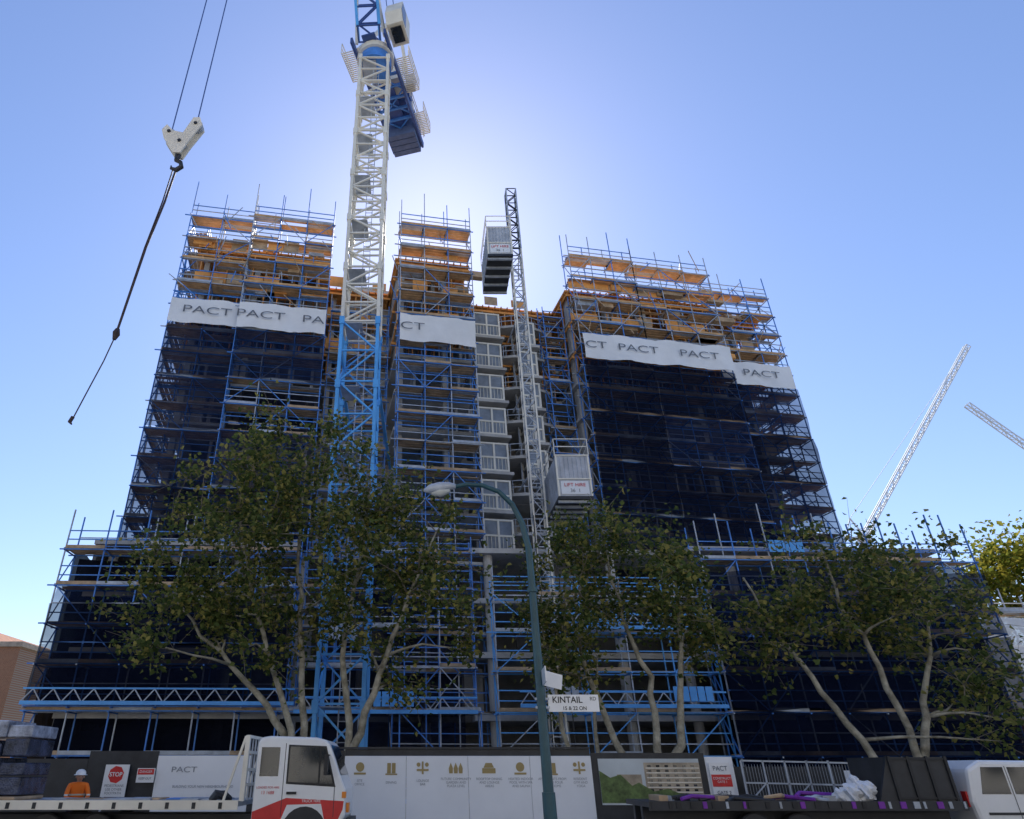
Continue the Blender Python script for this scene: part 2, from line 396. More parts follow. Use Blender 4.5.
for y in (-1.36,1.2): b.box(-8.6,1.8,y,y+.16,48.35,48.96,dkb,C)
for x in (-7.5,-5.2,-2.9):
    b.beam(C(x,-1.2,48.6),C(x+2.2,1.2,48.6),.1,blue); b.beam(C(x,1.2,48.6),C(x+2.2,-1.2,48.6),.1,blue)
for y in (-1.5,1.5):
    for h in (.6,1.2): b.beam(C(-8.4,y,48.9+h),C(-1.6,y,48.9+h),.06,white)
    for x in range(-8,-1,2): b.beam(C(x,y,48.9),C(x,y,50.1),.06,white)
cwm=mat('counterweight_blue',(0.10,0.15,0.30),0.7,0,.2)
for i in range(4):
    b.box(-8.5+i*.55,-8.03+i*.55,-1.15,1.15,47.8,50.6,cwm,C)
b.box(-5.9,-4.3,-1.0,1.0,49.0,50.9,dkb,C); b.box(-4.0,-2.2,-1.1,1.1,49.0,50.5,white,C)
b.cyl(C(-5,-1.2,50.9),C(-5,1.2,50.9),.7,dkb,16)
b.box(-3.6,-2.8,1.5,2.1,48.8,50.0,galv,C)
for (x0,x1,y0,y1) in ((-3.5,-.5,1.4,2.4),(-1.5,1.0,-2.4,-1.4),(-7.6,-5.4,1.4,2.2)):
    x=x0
    while x<x1: b.box(x,x+.06,y0,y1,48.72,48.8,white,C); x+=.16
for y,x0,x1 in ((2.4,-3.5,-.5),(-2.4,-1.5,1.0),(2.2,-7.6,-5.4)):
    for h in (.0,.55,1.1): b.beam(C(x0,y,48.8+h),C(x1,y,48.8+h),.06,white)
    for x in (x0,(x0+x1)/2,x1): b.beam(C(x,y,48.8),C(x,y,49.9),.05,white)
b.obj('slewing_platform',cr)
b=MB()
b.prism([(0.2,49.0),(1.9,49.1),(2.3,50.0),(2.0,51.3),(0.2,51.4)],1.45,2.7,white,C)
b.prism([(1.2,49.3),(1.88,49.3),(2.25,50.0),(1.98,51.1),(1.2,51.1)],1.43,2.72,glass,C)
b.box(.5,1.7,1.7,2.5,48.9,48.99,glass,C)
b.obj('operator_cab',cr)
b=MB()
tip=C(16.6,0,97)
for y in (-1.1,1.1):
    b.beam(C(0.8,y,48.9),C(-3.4,y*.5,58.5),.28,white); b.beam(C(-7.0,y,48.9),C(-3.4,y*.5,58.5),.22,white)
    b.beam(C(1.2,y,49),C(3.0,y*.6,54.5),.2,white)
b.lattice(C(1.6,0,49.2),tip,1.6,1.6,.2,blue2,dkb,.1)
for y in (-.3,.3): b.beam(C(-3.4,y,58.5),C(15,y,93),.06,dkb)
b.obj('luffing_jib',cr)
b=MB(); HX,HY=-7.95,15.0
for dx in (-.42,.36): b.tube([(HX+dx,HY,20.5),(HX+dx*1.1,HY,97)],[.022,.03],dkb,5)
for y in (-.16,.11):
    b.prism([(HX-.12,19.25),(HX+.12,19.25),(HX+.30,19.8),(HX+.62,20.6),(HX+.50,20.95),(HX+.28,20.95),(HX+.05,20.2),(HX-.30,20.3),(HX-.55,20.6),(HX-.68,20.35),(HX-.55,19.95)],HY+y,HY+y+.05,white)
for dx,z,r in ((.40,20.65,.21),(-.42,20.25,.19),(0,19.8,.16)):
    b.cyl((HX+dx,HY-.1,z),(HX+dx,HY+.1,z),r,galv,18); b.cyl((HX+dx,HY-.2,z),(HX+dx,HY+.2,z),.06,dark,10)
hk=[(HX,HY,19.3),(HX,HY,19.05),(HX+.14,HY,18.95),(HX+.2,HY,18.75),(HX+.05,HY,18.6),(HX-.12,HY,18.68),(HX-.14,HY,18.8)]
b.tube(hk,[.10,.09,.07,.08,.08,.05,.02],dark,8)
dr=mat('chain_steel',(0.06,0.04,0.04),0.6,.3,.3)
b.tube([(HX+.05,HY,18.65),(HX-.05,HY,17.2),(HX-.26,HY,15.3),(HX-.45,HY,12.3)],[.035,.035,.03,.03],dr,6)
b.tube([(HX-.05,HY,18.65),(HX-.12,HY,17.2),(HX-.30,HY,15.3),(HX-.47,HY,12.3)],[.022]*4,dr,6)
b.tube([(HX-.45,HY,12.35),(HX-.46,HY,12.2),(HX-.48,HY,12.0)],[.06,.11,.05],dr,6)
b.tube([(HX-.47,HY,12.1),(HX-.6,HY,11.3),(HX-.78,HY,10.5),(HX-1.0,HY,9.5)],[.018]*4,dr,5)
b.tube([(HX-1.0,HY,9.6),(HX-1.05,HY,9.45),(HX-.98,HY,9.38)],[.05,.05,.02],dr,6)
b.obj('hook_block_and_sling',cr)

# ---------------------------------------------------------------- builders hoist
ho=empty('builders_hoist'); b=MB()
b.lattice((7.15,38.2,0.1),(7.15,38.2,36),.75,1.0,.10,white,galv,.055)
b.lattice((7.15,38.2,36),(7.15,38.2,42.3),.76,.75,.10,galv,dark,.055)
for z in range(6,38,6): b.beam((6.9,38.4,z),(6.6,41.5,z),.08,galv); b.beam((7.4,38.4,z),(7.8,41.5,z),.08,galv)
for x in (6.75,7.9): b.beam((x,37.8,0.2),(x,37.8,15),.05,dark)
b.box(5,10.5,36.4,40,0,.25,conc)
b.obj('hoist_mast',ho)
def cage(x0,x1,y0,y1,z0,z1):
    b=MB(); hm=mat('hoist_cage_panel',(0.46,0.48,0.52),.5,.0,.2,1.5)
    b.box(x0,x1,y0,y1,z0,z0+.18,dark)
    for i in range(5):
        y=y0+.2+i*(y1-y0-.5)/4; b.box(x0,x1,y,y+.15,z0-.15,z0-.002,galv)
    b.box(x0+.04,x1-.04,y0+.04,y1-.04,z0+.19,z1-.1,hm)
    for x in (x0,x1-.1):
        for y in (y0,y1-.1): b.box(x,x+.1,y,y+.1,z0+.181,z1,white)
    for z in (z0+1.2,z1-.1): b.box(x0-.02,x1+.02,y0-.02,y0+.03,z,z+.08,white)
    n=8
    for i in range(1,n):
        x=x0+(x1-x0)*i/n; b.box(x,x+.03,y0+.0,y0+.035,z0+1.3,z1-.11,galv)
    for i in range(1,14):
        y=y0+(y1-y0)*i/14; b.box(x0+.0,x0+.035,y,y+.04,z0+.2,z1-.11,galv); b.box(x1-.035,x1,y,y+.04,z0+.2,z1-.11,galv)
    b.box(x0+.2,x1-.2,y0-.0,y0+.035,z0+.3,z0+1.1,whitep)
    for h in (.5,1.0):
        b.beam((x0,y0,z1+h),(x1,y0,z1+h),.05,white); b.beam((x0,y0,z1+h),(x0,y1,z1+h),.05,white); b.beam((x1,y0,z1+h),(x1,y1,z1+h),.05,white)
    for x in (x0,x1):
        for y in (y0,(y0+y1)/2,y1): b.beam((x,y,z1),(x,y,z1+1),.05,white)
    b.obj('hoist_cage',ho)
    text('LIFT HIRE',((x0+x1)/2,y0-.03,z0+.85),.3,red,0,ho); text('36  1',((x0+x1)/2,y0-.03,z0+.5),.3,ink,0,ho)
cage(4.75,6.55,35.9,40.2,33.6,36.4)
cage(7.9,9.9,35.6,39.6,15.2,18.0)

# ---------------------------------------------------------------- trees
def tree(name,stems,clusters,nleaf,lm,seed,lsize=.17,cr_=1.0,r0=.15):
    rr=random.Random(seed); wb=MB(); nodes=[]
    for stp in stems:
        pts=[Vector(p) for p in stp]; P2=[]
        for i in range(len(pts)-1):
            for k in range(4):
                t=k/4; P2.append(pts[i].lerp(pts[i+1],t)+Vector((rr.gauss(0,.06),rr.gauss(0,.06),0)))
        P2.append(pts[-1]); n=len(P2)
        rs=[r0*(1-.85*i/(n-1))+.012 for i in range(n)]
        if len(nodes)==0: rs[0]*=1.35
        wb.tube(P2,rs,bark,8)
        for i,p in enumerate(P2):
            if i>n*.25: nodes.append((p,rs[i]))
    ctr=[]
    for (cx,cy,cz,rx,ry,rz,nc) in clusters:
        for _ in range(nc):
            while True:
                v=Vector((rr.uniform(-1,1),rr.uniform(-1,1),rr.uniform(-1,1)))
                if .15<v.length<1: break
            c=Vector((cx+v.x*rx,cy+v.y*ry,cz+v.z*rz))
            cand=[q for q in nodes if q[0].z<c.z+.3] or nodes
            p,r=min(cand,key=lambda q:(q[0]-c).length+rr.uniform(0,.8))
            mid=p.lerp(c,.5)+Vector((rr.gauss(0,.2),rr.gauss(0,.2),rr.uniform(-.1,.35)))
            rr0=min(r*.6,.055)+.008
            wb.tube([p,p.lerp(mid,.5)+Vector((0,0,.05)),mid,mid.lerp(c,.5),c],[rr0,rr0*.8,rr0*.6,rr0*.45,.01],bark2 if rr0<.05 else bark,5)
            nodes.append((mid,rr0*.6)); nodes.append((c,.02)); ctr.append((c,c,rr.choice([.1,.3,.7,1,1.3])))
            for k in range(4):
                e=c+Vector((rr.gauss(0,.7),rr.gauss(0,.7),rr.gauss(.1,.6)))*cr_
                q=mid.lerp(c,rr.uniform(.3,1)); wb.tube([q,e],[.012,.004],bark2,4,False); ctr.append((q,e,rr.choice([.1,.3,.5])))
    par=empty(name); wb.obj('trunk_and_limbs',par,smooth=True)
    lb=MB(); vs=[];fs=[]; tot=sum(w for _,_,w in ctr)
    for (q,c,w) in ctr:
        for _ in range(int(nleaf*w/tot+rr.random())):
            p=q.lerp(c,rr.uniform(.3,1.1))+Vector((rr.gauss(0,.27),rr.gauss(0,.27),rr.gauss(-.03,.24)))*cr_
            L=lsize*rr.uniform(.6,1.3)
            a=Vector((rr.gauss(0,1),rr.gauss(0,1),rr.gauss(-.4,.6))).normalized(); n=Vector((rr.gauss(0,.9),rr.gauss(0,.9),1)).normalized()
            s=a.cross(n).normalized(); up=s.cross(a)
            o=len(vs)
            vs+= [p-a*L*.5,p+s*L*.45+up*L*.15,p+a*L*.6,p-s*L*.45+up*L*.15]
            fs+= [(o,o+1,o+2),(o,o+2,o+3)]
    lb.raw(vs,fs,lm); lb.obj('leaves',par)
Y=25
tree('plane_tree',[
 [(-3.9,Y,0),(-4.3,Y,2.2),(-5.1,Y,4.6),(-6.2,Y-.5,7.2),(-7.1,Y-.3,10.5)],
 [(-3.9,Y,0.4),(-4.1,Y+.3,3),(-4.4,Y+.8,6),(-4.9,Y+.5,9),(-4.8,Y+.3,13)],
 [(-4.2,Y,1.8),(-5.4,Y+.4,3.6),(-7.4,Y+.5,5.4),(-9.6,Y+.3,7.6)]],
 [(-7.9,Y,9.4,3.0,2.4,3.8,38),(-5.4,Y,12.4,2.6,2.0,3.3,28),(-4.6,Y-.5,8.4,2.4,2.2,3.2,22),(-9.2,Y,6.4,1.9,1.8,2.0,14),(-6,Y,5.6,2,1.6,1.2,7)],12500,leaf,3,lsize=.18)
tree('plane_tree',[
 [(-2.6,Y+.8,0),(-2.6,Y+.8,3),(-2.9,Y+.8,6),(-2.3,Y+.8,9.5),(-2.2,Y+.8,12.8)],
 [(-2.6,Y+.8,1.5),(-1.7,Y+.5,4),(-.8,Y,6.5),(.6,Y,9.8)]],
 [(-1.0,Y+.4,8.8,2.8,2.2,3.4,34),(-2.3,Y+.8,12,1.8,1.6,2.6,14),(.8,Y,7.4,1.7,1.6,2.6,13),(-.5,Y,4.8,1.8,1.5,1.2,5)],6300,leaf,5,lsize=.18)
tree('plane_tree',[
 [(8.2,Y,0),(8.0,Y,2.2),(8.0,Y,4.5),(7.4,Y,6.6),(7.2,Y,9.2)],
 [(8.2,Y,1.3),(9.0,Y,3.4),(9.3,Y,5.6),(9.6,Y,7.8)],
 [(7.7,Y+1,0),(6.7,Y+.6,2.5),(5.9,Y+.5,5.2),(5.4,Y+.3,7.5)]],
 [(7.7,Y,8.4,2.7,2.2,2.4,32),(5.9,Y,6.8,1.5,1.6,2.8,18),(9.6,Y,6.6,1.4,1.6,2.8,20)],7000,leaf,11,lsize=.18)
tree('plane_tree',[
 [(6.0,Y+1.4,0),(5.2,Y+1.2,2.4),(4.8,Y+1,4.4),(4.6,Y+1,6.5)],[(6.2,Y+1.4,0.5),(6.2,Y+1.2,2.8),(6.6,Y+1.1,5.4)]],
 [(4.9,Y+1,6.2,1.4,1.3,3.0,16)],1700,leaf,12,r0=.1)
tree('plane_tree',[
 [(15.9,Y,0),(15.2,Y,2.0),(14.0,Y,4.0),(12.9,Y,6.0),(12.2,Y,8)],
 [(16.7,Y,0),(16.6,Y,2.2),(16.3,Y,4.8),(15.6,Y,7.0),(15.4,Y,9.4)],
 [(16.7,Y,1.4),(17.4,Y,3.2),(18.2,Y,5.2),(18.9,Y,7.4)]],
 [(15.6,Y,8.0,2.9,2.2,2.2,32),(18.6,Y,7.2,2.0,2.0,2.6,24),(13.0,Y,6.6,1.4,1.5,2.0,13),(19.5,Y,3.8,1.6,1.6,1.8,13)],7600,leaf,21,lsize=.18)
tree('street_tree',[[(43,47,0),(43,47,5),(43,47,10),(42.5,47,14)],[(43,47,4),(45,47,8),(46,47,12)]],
 [(43.2,47,11.6,4.6,4,5.6,56),(44,47,6.5,3.4,3,3,18)],10500,leafy,31,lsize=.34,cr_=1.7,r0=.25)

# ---------------------------------------------------------------- street lamp
lp=empty('street_lamp'); b=MB(); LX,LY=2.14,12.8
b.tube([(LX,LY,0.14),(LX,LY,.5)],[.16,.14],greenpole,16); b.tube([(LX,LY,.5),(LX,LY,1.3)],[.115,.11],greenpole,16)
arc=[(LX,LY,1.3),(LX,LY,4.8),(LX-.01,LY,5.5),(LX-.10,LY,6.0),(LX-.27,LY,6.4),(LX-.53,LY,6.68),(LX-.86,LY,6.82),(LX-1.2,LY,6.84),(LX-1.5,LY,6.78)]
b.tube(arc,[.09,.07,.065,.06,.055,.05,.048,.045,.04],greenpole,14)
b.tube([(LX,LY,4.62),(LX,LY,4.7)],[.1,.1],greenpole,14)
b.obj('pole',lp)
b=MB()
b.tube([(LX-1.42,LY,6.80),(LX-1.55,LY,6.80),(LX-1.75,LY,6.77),(LX-1.95,LY,6.73),(LX-2.08,LY,6.70)],[.05,.09,.12,.10,.03],galv,14)
b.tube([(LX-1.55,LY,6.72),(LX-1.75,LY,6.66),(LX-1.93,LY,6.65)],[.05,.1,.04],mat('lamp_lens',(.5,.52,.5),.15,0,.05),12)
b.obj('lamp_head',lp,smooth=True)
sg=empty('street_name_sign'); b=MB()
b.box(LX+.12,LX+1.02,LY-.015,LY+.015,2.53,2.81,whitep); b.box(LX-.11,LX+.14,LY-.03,LY+.03,2.58,2.62,galv); b.box(LX-.11,LX+.14,LY-.03,LY+.03,2.72,2.76,galv)
b.obj('sign_blade',sg,bevel=.004)
b=MB()
b.raw([(LX+.05,LY-.1,2.95),(LX+.0,LY-.75,2.95),(LX+.0,LY-.75,3.2),(LX+.05,LY-.1,3.2),(LX+.03,LY-.1,2.95),(LX-.02,LY-.75,2.95),(LX-.02,LY-.75,3.2),(LX+.03,LY-.1,3.2)],[(0,1,2,3),(4,7,6,5),(0,4,5,1),(1,5,6,2),(2,6,7,3),(3,7,4,0)],whitep)
b.prism([(LX+.06,2.95),(LX+.36,2.88),(LX+.40,3.12),(LX+.10,3.2)],LY-.12,LY-.10,whitep); b.obj('cross_blade',sg)
text('KINTAIL',(LX+.46,LY-.02,2.72),.145,black,0,sg,bold=.002); text('RD',(LX+.92,LY-.02,2.74),.085,black,0,sg); text('15 & 22 ON',(LX+.58,LY-.02,2.585),.085,black,0,sg,bold=.001)

# ---------------------------------------------------------------- ground
g=MB(); g.raw([(-3000,-3000,0),(3000,-3000,0),(3000,3000,0),(-3000,3000,0)],[(0,1,2,3)],dirt); g.obj('ground')
g=MB(); g.box(-300,300,13.2,20.0,-.2,.006,asphalt); g.obj('road')
g=MB(); g.box(-300,300,-20,12.9,-.2,.14,paving); g.obj('pavement')
g=MB(); g.box(-300,300,20.3,23,-.2,.14,paving); g.obj('pavement')
g=MB(); g.box(-300,300,12.9,13.2,-.2,.15,conc); g.obj('kerb',bevel=.02)
g=MB(); g.box(-300,300,20.0,20.3,-.2,.15,conc); g.obj('kerb',bevel=.02)
g=MB()
x=-100
while x<100: g.box(x,x+3,16.5,16.62,.0062,.0105,roadpaint); x+=9
g.obj('road_marking')
# unseen block added behind the camera to bounce sunlight onto the shaded facade
ob=empty('added_bounce_block'); b=MB()
b.box(-60,60,-42,-26,0,36,render_); b.box(-60.4,60.4,-42.4,-25.6,36,36.6,white)
for z in range(1,35,3):
    for x in range(-57,57,6):
        b.box(x,x+2.2,-25.995,-25.93,z+.3,z+2.1,glass); b.box(x-.1,x+2.3,-25.995,-25.85,z+.1,z+.28,white)
        if (x//6)%2==0: b.box(x-.6,x+3.0,-25.99,-24.6,z-.25,z-.05,render_); b.box(x-.6,x+3.0,-24.68,-24.6,z-.045,z+.95,render_)
b.obj('bounce_block_walls',ob)

# ---------------------------------------------------------------- hoarding
hd=empty('site_hoarding'); b=MB(); HYY=21.6
def panel(x0,x1,m,top=1.95,y=HYY): b.box(x0,x1-.01,y,y+.06,.15,top,m)
panel(-12.6,-9.6,dark,1.9); panel(-9.6,-7.6,dark,2.1); panel(-7.6,-4.9,hoardw,1.98); panel(-4.9,-2.2,dark,2.1)
x=-2.2
while x<4.9: panel(x,x+1.78,hoardw,1.97); x+=1.78
panel(4.92,8.2,dark,2.05)
panel(8.2,9.0,hoardw,1.95)
b.box(-12.6,9,HYY-.03,HYY+.09,.15,.28,dark)
b.box(-4.9,4.9,HYY-.04,HYY+.1,2.155,2.2,dark)
b.box(-2.2,4.9,HYY+.02,HYY+.09,1.975,2.15,dark)
b.obj('hoarding_panels',hd)
gtx=mat('grey_print',(.26,.28,.31),.6,0,.05)
text('PACT',(-6.8,HYY-.02,1.62),.2,gtx,0,hd,wx=1.5)
text('BUILDING YOUR NEW NEIGHBOURHOOD',(-6.2,HYY-.02,1.2),.09,gtx,0,hd)
b=MB(); caps=['SITE\nOFFICE','DINING','LOUNGE\nBAR','FUTURE COMMUNITY\nGARDEN AND\nPLAZA LEVEL','ROOFTOP DINING\nAND LOUNGE\nAREAS','HEATED INDOOR\nPOOL WITH SPA\nAND SAUNA','APARTMENTS FROM\nONE TO FOUR\nBEDROOMS','RESIDENT\nGYM AND\nYOGA']
xs=[-1.75,-.85,.05,1.0,1.95,2.85,3.75,4.55]
for i,x in enumerate(xs):
    z=1.66;y0,y1=HYY-.014,HYY-.004; e=1.3
    k=(i*3+1)%5
    if k==0:
        for dx in (-.14,.0,.14): b.prism([(x+dx-.05,z-.13),(x+dx+.05,z-.13),(x+dx+.06,z),(x+dx,z+.14),(x+dx-.06,z)],y0,y1,gold)
    elif k==1: b.cyl((x,y0,z+.03),(x,y1,z+.03),.12,gold,20); b.box(x-.17,x+.17,y0,y1,z-.16,z-.11,gold)
    elif k==2:
        b.box(x-.025,x+.025,y0,y1,z-.15,z+.17,gold); b.box(x-.17,x+.17,y0-.003,y1-.003,z-.07,z-.02,gold); b.cyl((x-.12,y0,z+.09),(x-.12,y1,z+.09),.055,gold); b.cyl((x+.12,y0,z+.09),(x+.12,y1,z+.09),.055,gold)
    elif k==3:
        b.box(x-.19,x+.19,y0,y1,z-.13,z+.0,gold); b.prism([(x-.15,z+.01),(x+.15,z+.01),(x+.09,z+.13),(x-.09,z+.13)],y0,y1,gold)
    else:
        for dx in (-.12,.015): b.box(x+dx,x+dx+.105,y0,y1,z-.13,z+.13,gold)
        b.box(x-.17,x+.17,y0-.003,y0-.001,z-.17,z-.135,gold)
    text(caps[i],(x,HYY-.008,1.30),.088,gtx,0,hd)
b.obj('hoarding_icons',hd)
b=MB(); b.box(5.1,8.0,HYY-.03,HYY-.005,.75,1.9,mat('poster_sky',(.5,.55,.57),.5,0,.15,.6))
pb=mat('poster_building',(.36,.30,.22),.5,0,.4,3); pg=mat('poster_green',(.09,.14,.04),.5,0,.6,6)
b.box(6.4,8.0,HYY-.034,HYY-.0301,.95,1.8,pb); b.box(5.6,6.3,HYY-.034,HYY-.0301,1.0,1.5,pb)
for i in range(6):
    b.box(6.45,7.98,HYY-.038,HYY-.0341,1.05+i*.12,1.075+i*.12,white)
    for j in range(6): b.box(6.5+j*.25,6.6+j*.25,HYY-.0395,HYY-.0381,1.085+i*.12,1.14+i*.12,glass)
b.prism([(5.1,.8),(8,.8),(8,1.0),(7.3,1.04),(7,1.15),(6.6,1.08),(6.2,1.3),(6.0,1.22),(5.7,1.5),(5.4,1.42),(5.1,1.6)],HYY-.042,HYY-.0398,pg)
b.obj('artist_impression_poster',hd)
ss=empty('stop_sign'); b=MB(); SX=-8.65
b.box(SX-.36,SX+.32,21.45,21.48,.95,1.75,whitep)
b.tube([(SX-.02,21.44,1.5),(SX-.02,21.448,1.5)],[.22,.22],red,8); b.beam((SX-.3,21.5,.14),(SX-.3,21.5,1.7),.05,galv); b.beam((SX+.26,21.5,.14),(SX+.26,21.5,1.7),.05,galv)
b.obj('sign_board',ss); text('STOP',(SX-.02,21.43,1.5),.15,whitep,0,ss,bold=.003); text('PEDESTRIANS\nUSE OTHER\nFOOTPATH',(SX-.02,21.445,1.13),.09,ink,0,ss)
ws=empty('site_warning_sign'); b=MB(); b.box(-8.1,-7.6,21.5,21.53,1.3,1.66,whitep); b.box(-8.08,-7.62,21.492,21.499,1.5,1.64,red); b.obj('sign_board',ws); text('DANGER',(-7.85,21.49,1.57),.09,whitep,0,ws)
text('KEEP OUT',(-7.85,21.49,1.4),.08,ink,0,ws)
gs=empty('gate_sign'); b=MB(); b.box(8.25,8.85,21.5,21.53,.9,1.8,whitep); b.box(8.27,8.83,21.492,21.499,1.2,1.5,red); b.beam((8.55,21.56,.14),(8.55,21.56,1.8),.06,galv); b.obj('sign_board',gs)
text('PACT',(8.55,21.48,1.65),.17,ink,0,gs); text('CONSTRUCT\nGATE 1',(8.55,21.48,1.36),.085,whitep,0,gs); text('GATE 2',(8.55,21.48,1.05),.12,black,0,gs)
fn=empty('temporary_fence'); b=MB()
for i in range(9):
    x=9.1+i*.62; b.beam((x,21.3,.14),(x,21.3,1.85),.04,galv)
for z in (.8,1.3,1.85): b.beam((9.1,21.3,z),(14.1,21.3,z-.1),.04,galv)
for i in range(4): b.beam((9.1+i*1.24,21.3,.8),(9.72+i*1.24,21.3,1.3),.03,galv)
for i in range(60): x=9.15+i*.083; b.beam((x,21.32,.2),(x,21.32,1.75),.006,galv)
b.box(9.1,12.3,21.9,21.95,.14,1.7,dark); b.box(12.31,14.3,21.9,21.95,.14,1.6,hoardw)
b.obj('fence_rails',fn)
lb=empty('leaning_board'); b=MB(); b.prism([(13.6,.14),(14.05,.14),(14.1,1.75),(13.65,1.78)],20.9,20.96,whitep); b.beam((13.8,21.0,1.5),(13.9,21.5,.14),.05,galv); b.obj('board',lb)

# ---------------------------------------------------------------- trucks
def wheel(b,x,y,r=.4,w=.24):
    b.tube([(x,y-w/2,r),(x,y-w/2+.03,r),(x,y+w/2-.03,r),(x,y+w/2,r)],[r*.93,r,r,r*.93],black,24)
    b.cyl((x,y-w/2-.012,r),(x,y-w/2+.0,r),r*.55,galv,16); b.cyl((x,y-w/2-.03,r),(x,y-w/2-.011,r),r*.2,white,10)
tk=empty('flatbed_truck'); b=MB(); Y0,Y1=16.9,18.8
prof=[(-3.72,.62),(-1.80,.55),(-1.66,.72),(-1.68,1.25),(-1.80,1.5),(-1.94,1.84),(-2.08,2.14),(-2.18,2.23),(-2.4,2.28),(-3.45,2.31),(-3.66,2.28),(-3.72,2.18)]
b.prism(prof,Y0,Y1,whitep); b.obj('cab_body',tk,bevel=.05)
b=MB()
b.prism([(-3.01,1.35),(-1.90,1.29),(-2.15,2.10),(-3.01,2.13)],Y0-.004,Y0-.001,black)
b.prism([(-2.97,1.39),(-2.30,1.36),(-2.30,2.08),(-2.97,2.09)],Y0-.008,Y0-.0045,glass)
b.prism([(-2.26,1.36),(-1.96,1.34),(-2.17,2.05),(-2.26,2.075)],Y0-.008,Y0-.0045,glass)
b.prism([(-3.62,1.5),(-3.2,1.5),(-3.2,2.08),(-3.62,2.08)],Y0-.006,Y0-.002,glass)
for q in (-3.08,-1.93): b.prism([(q,.72),(q+.014,.72),(q+.014,1.3 if q>-2 else 2.16),(q,1.3 if q>-2 else 2.16)],Y0-.003,Y0-.0005,dark)
b.box(-2.98,-2.76,Y0-.03,Y0-.002,1.15,1.2,black)
b.prism([(-3.7,.64),(-3.08,.63),(-2.95,.95),(-2.2,.97),(-2.1,.62),(-1.85,.6),(-1.72,.86),(-1.70,1.02),(-2.98,1.08),(-3.7,.82)],Y0-.0028,Y0-.001,red)
b.tube([(-2.55,Y0-.006,.42),(-2.55,Y0+.02,.42)],[.5,.5],dark,24)
b.raw([(-1.795,Y0+.12,1.53),(-1.795,Y1-.12,1.53),(-2.065,Y1-.12,2.13),(-2.065,Y0+.12,2.13)],[(0,1,2,3)],glass)
b.box(-2.13,-2.06,Y0-.3,Y0-.03,1.9,1.93,black); b.box(-2.13,-2.06,Y0-.3,Y0-.03,1.55,1.58,black); b.box(-2.14,-2.06,Y0-.36,Y0-.2,1.52,1.92,black)
b.box(-1.66,-1.6,Y0+.15,Y0+.45,.8,.98,mat('indicator_orange',(.8,.25,.02),.3,0,.05)); b.box(-1.8,-1.58,Y0-.02,Y1+.02,.45,.65,dark)
b.box(-1.75,-1.66,Y0-.01,Y0+.12,1.08,1.2,mat('indicator_orange',(.8,.25,.02),.3,0,.05))
text('TRUCK HIRE',(-2.42,Y0-.012,1.02),.075,whitep,0,tk)
text('LOADED FOR HIRE',(-3.4,Y0-.012,1.28),.06,red,0,tk); text('13 1688',(-3.4,Y0-.012,1.18),.09,red,0,tk)
wheel(b,-2.55,Y0+.16); wheel(b,-2.55,Y1-.16)
for x in (-8.2,-7.1): wheel(b,x,Y0+.16); wheel(b,x,Y1-.16)
b.box(-10.8,-2.0,Y0+.5,Y0+.65,.5,.75,dark); b.box(-10.8,-2.0,Y1-.65,Y1-.5,.5,.75,dark)
b.obj('cab_fittings',tk)
b=MB(); b.box(-10.9,-4.0,Y0-.1,Y1+.1,.92,1.02,galv)
b.box(-10.9,-4.0,Y0-.13,Y0-.102,.86,1.04,white)
for i in range(12): b.box(-10.8+i*.58,-10.72+i*.58,Y0-.14,Y0-.131,.88,1.0,dark)
for y in (Y0-.08,Y1+.02): b.box(-4.0,-3.9,y,y+.08,1.02,2.32,white); b.beam((-4.0,y+.04,2.3),(-4.35,y+.04,1.03),.05,white)
for z in (1.3,1.6,1.95,2.27): b.box(-3.99,-3.92,Y0,Y1+.02,z,z+.06,white)
for i in range(6): b.box(-3.97,-3.94,Y0+.2+i*.3,Y0+.24+i*.3,1.02,2.27,galv)
for k in range(9):
    x=-8.6+k*.45; b.box(x,x+R.uniform(.2,.9),Y0+.4+R.random()*.6,Y0+1.4,1.022,1.03+R.random()*.07,R.choice([plank,galv,blue]))
b.tube([(-4.7,Y0+.3,1.03),(-4.6,Y0+.25,1.14),(-4.45,Y0+.35,1.12),(-4.35,Y0+.5,1.03)],[.08,.1,.1,.08],dark,8)
b.obj('tray',tk)
b=MB(); wrap=mat('pallet_wrap',(.04,.05,.09),.12,0,.9,3.5,0.8); wrap2=mat('pallet_wrap_clear',(.35,.38,.46),.12,0,.6,4,0.8)
for i in range(3):
    for j in range(4):
        dx=R.uniform(-.03,.03)
        b.box(-10.85+i*.62+dx,-10.27+i*.62+dx,Y0+.1+.05*((i*7+j*3)%3),Y0+1.4,1.12+j*.39,1.48+j*.39-(.1 if (i+j)%2 else 0),wrap2 if j==3 else wrap)
    b.box(-10.85+i*.62,-10.27+i*.62,Y0+.1,Y0+1.4,1.021,1.1,plank)
b.obj('wrapped_pallets',tk,bevel=.03)

tr=empty('flatbed_trailer'); b=MB()
b.box(5.0,12.0,16.9,18.7,.90,1.0,dark); b.box(5.0,12.0,16.86,16.9,.84,1.02,dark)
for i in range(26):
    x=5.1+i*.27+R.uniform(-.08,.08); b.box(x,x+R.uniform(.04,.14),16.84,16.859,.88,1.01,R.choice([purple,galv,black,black,dark,purple]))
for i in range(22):
    x=5.2+R.random()*4.3; z=1.0+R.random()*.12
    if i%2: b.tube([(x,17+R.random()*.8,z),(x+.3,17.2+R.random()*.5,z+.05),(x+R.uniform(.5,1.4),17+R.random(),z)],[.04,.045,.04],R.choice([dark,purple,plank,black,galv]),7)
    else: b.box(x,x+R.uniform(.2,.7),17+R.random(),18.2,1.001,1.03+R.random()*.1,R.choice([dark,purple,plank,black,galv]))
for x in (7.3,8.3): wheel(b,x,17.05); wheel(b,x,18.55)
b.box(5,11.9,17.4,17.55,.5,.9,dark); b.box(5,11.9,18,18.15,.5,.9,dark)
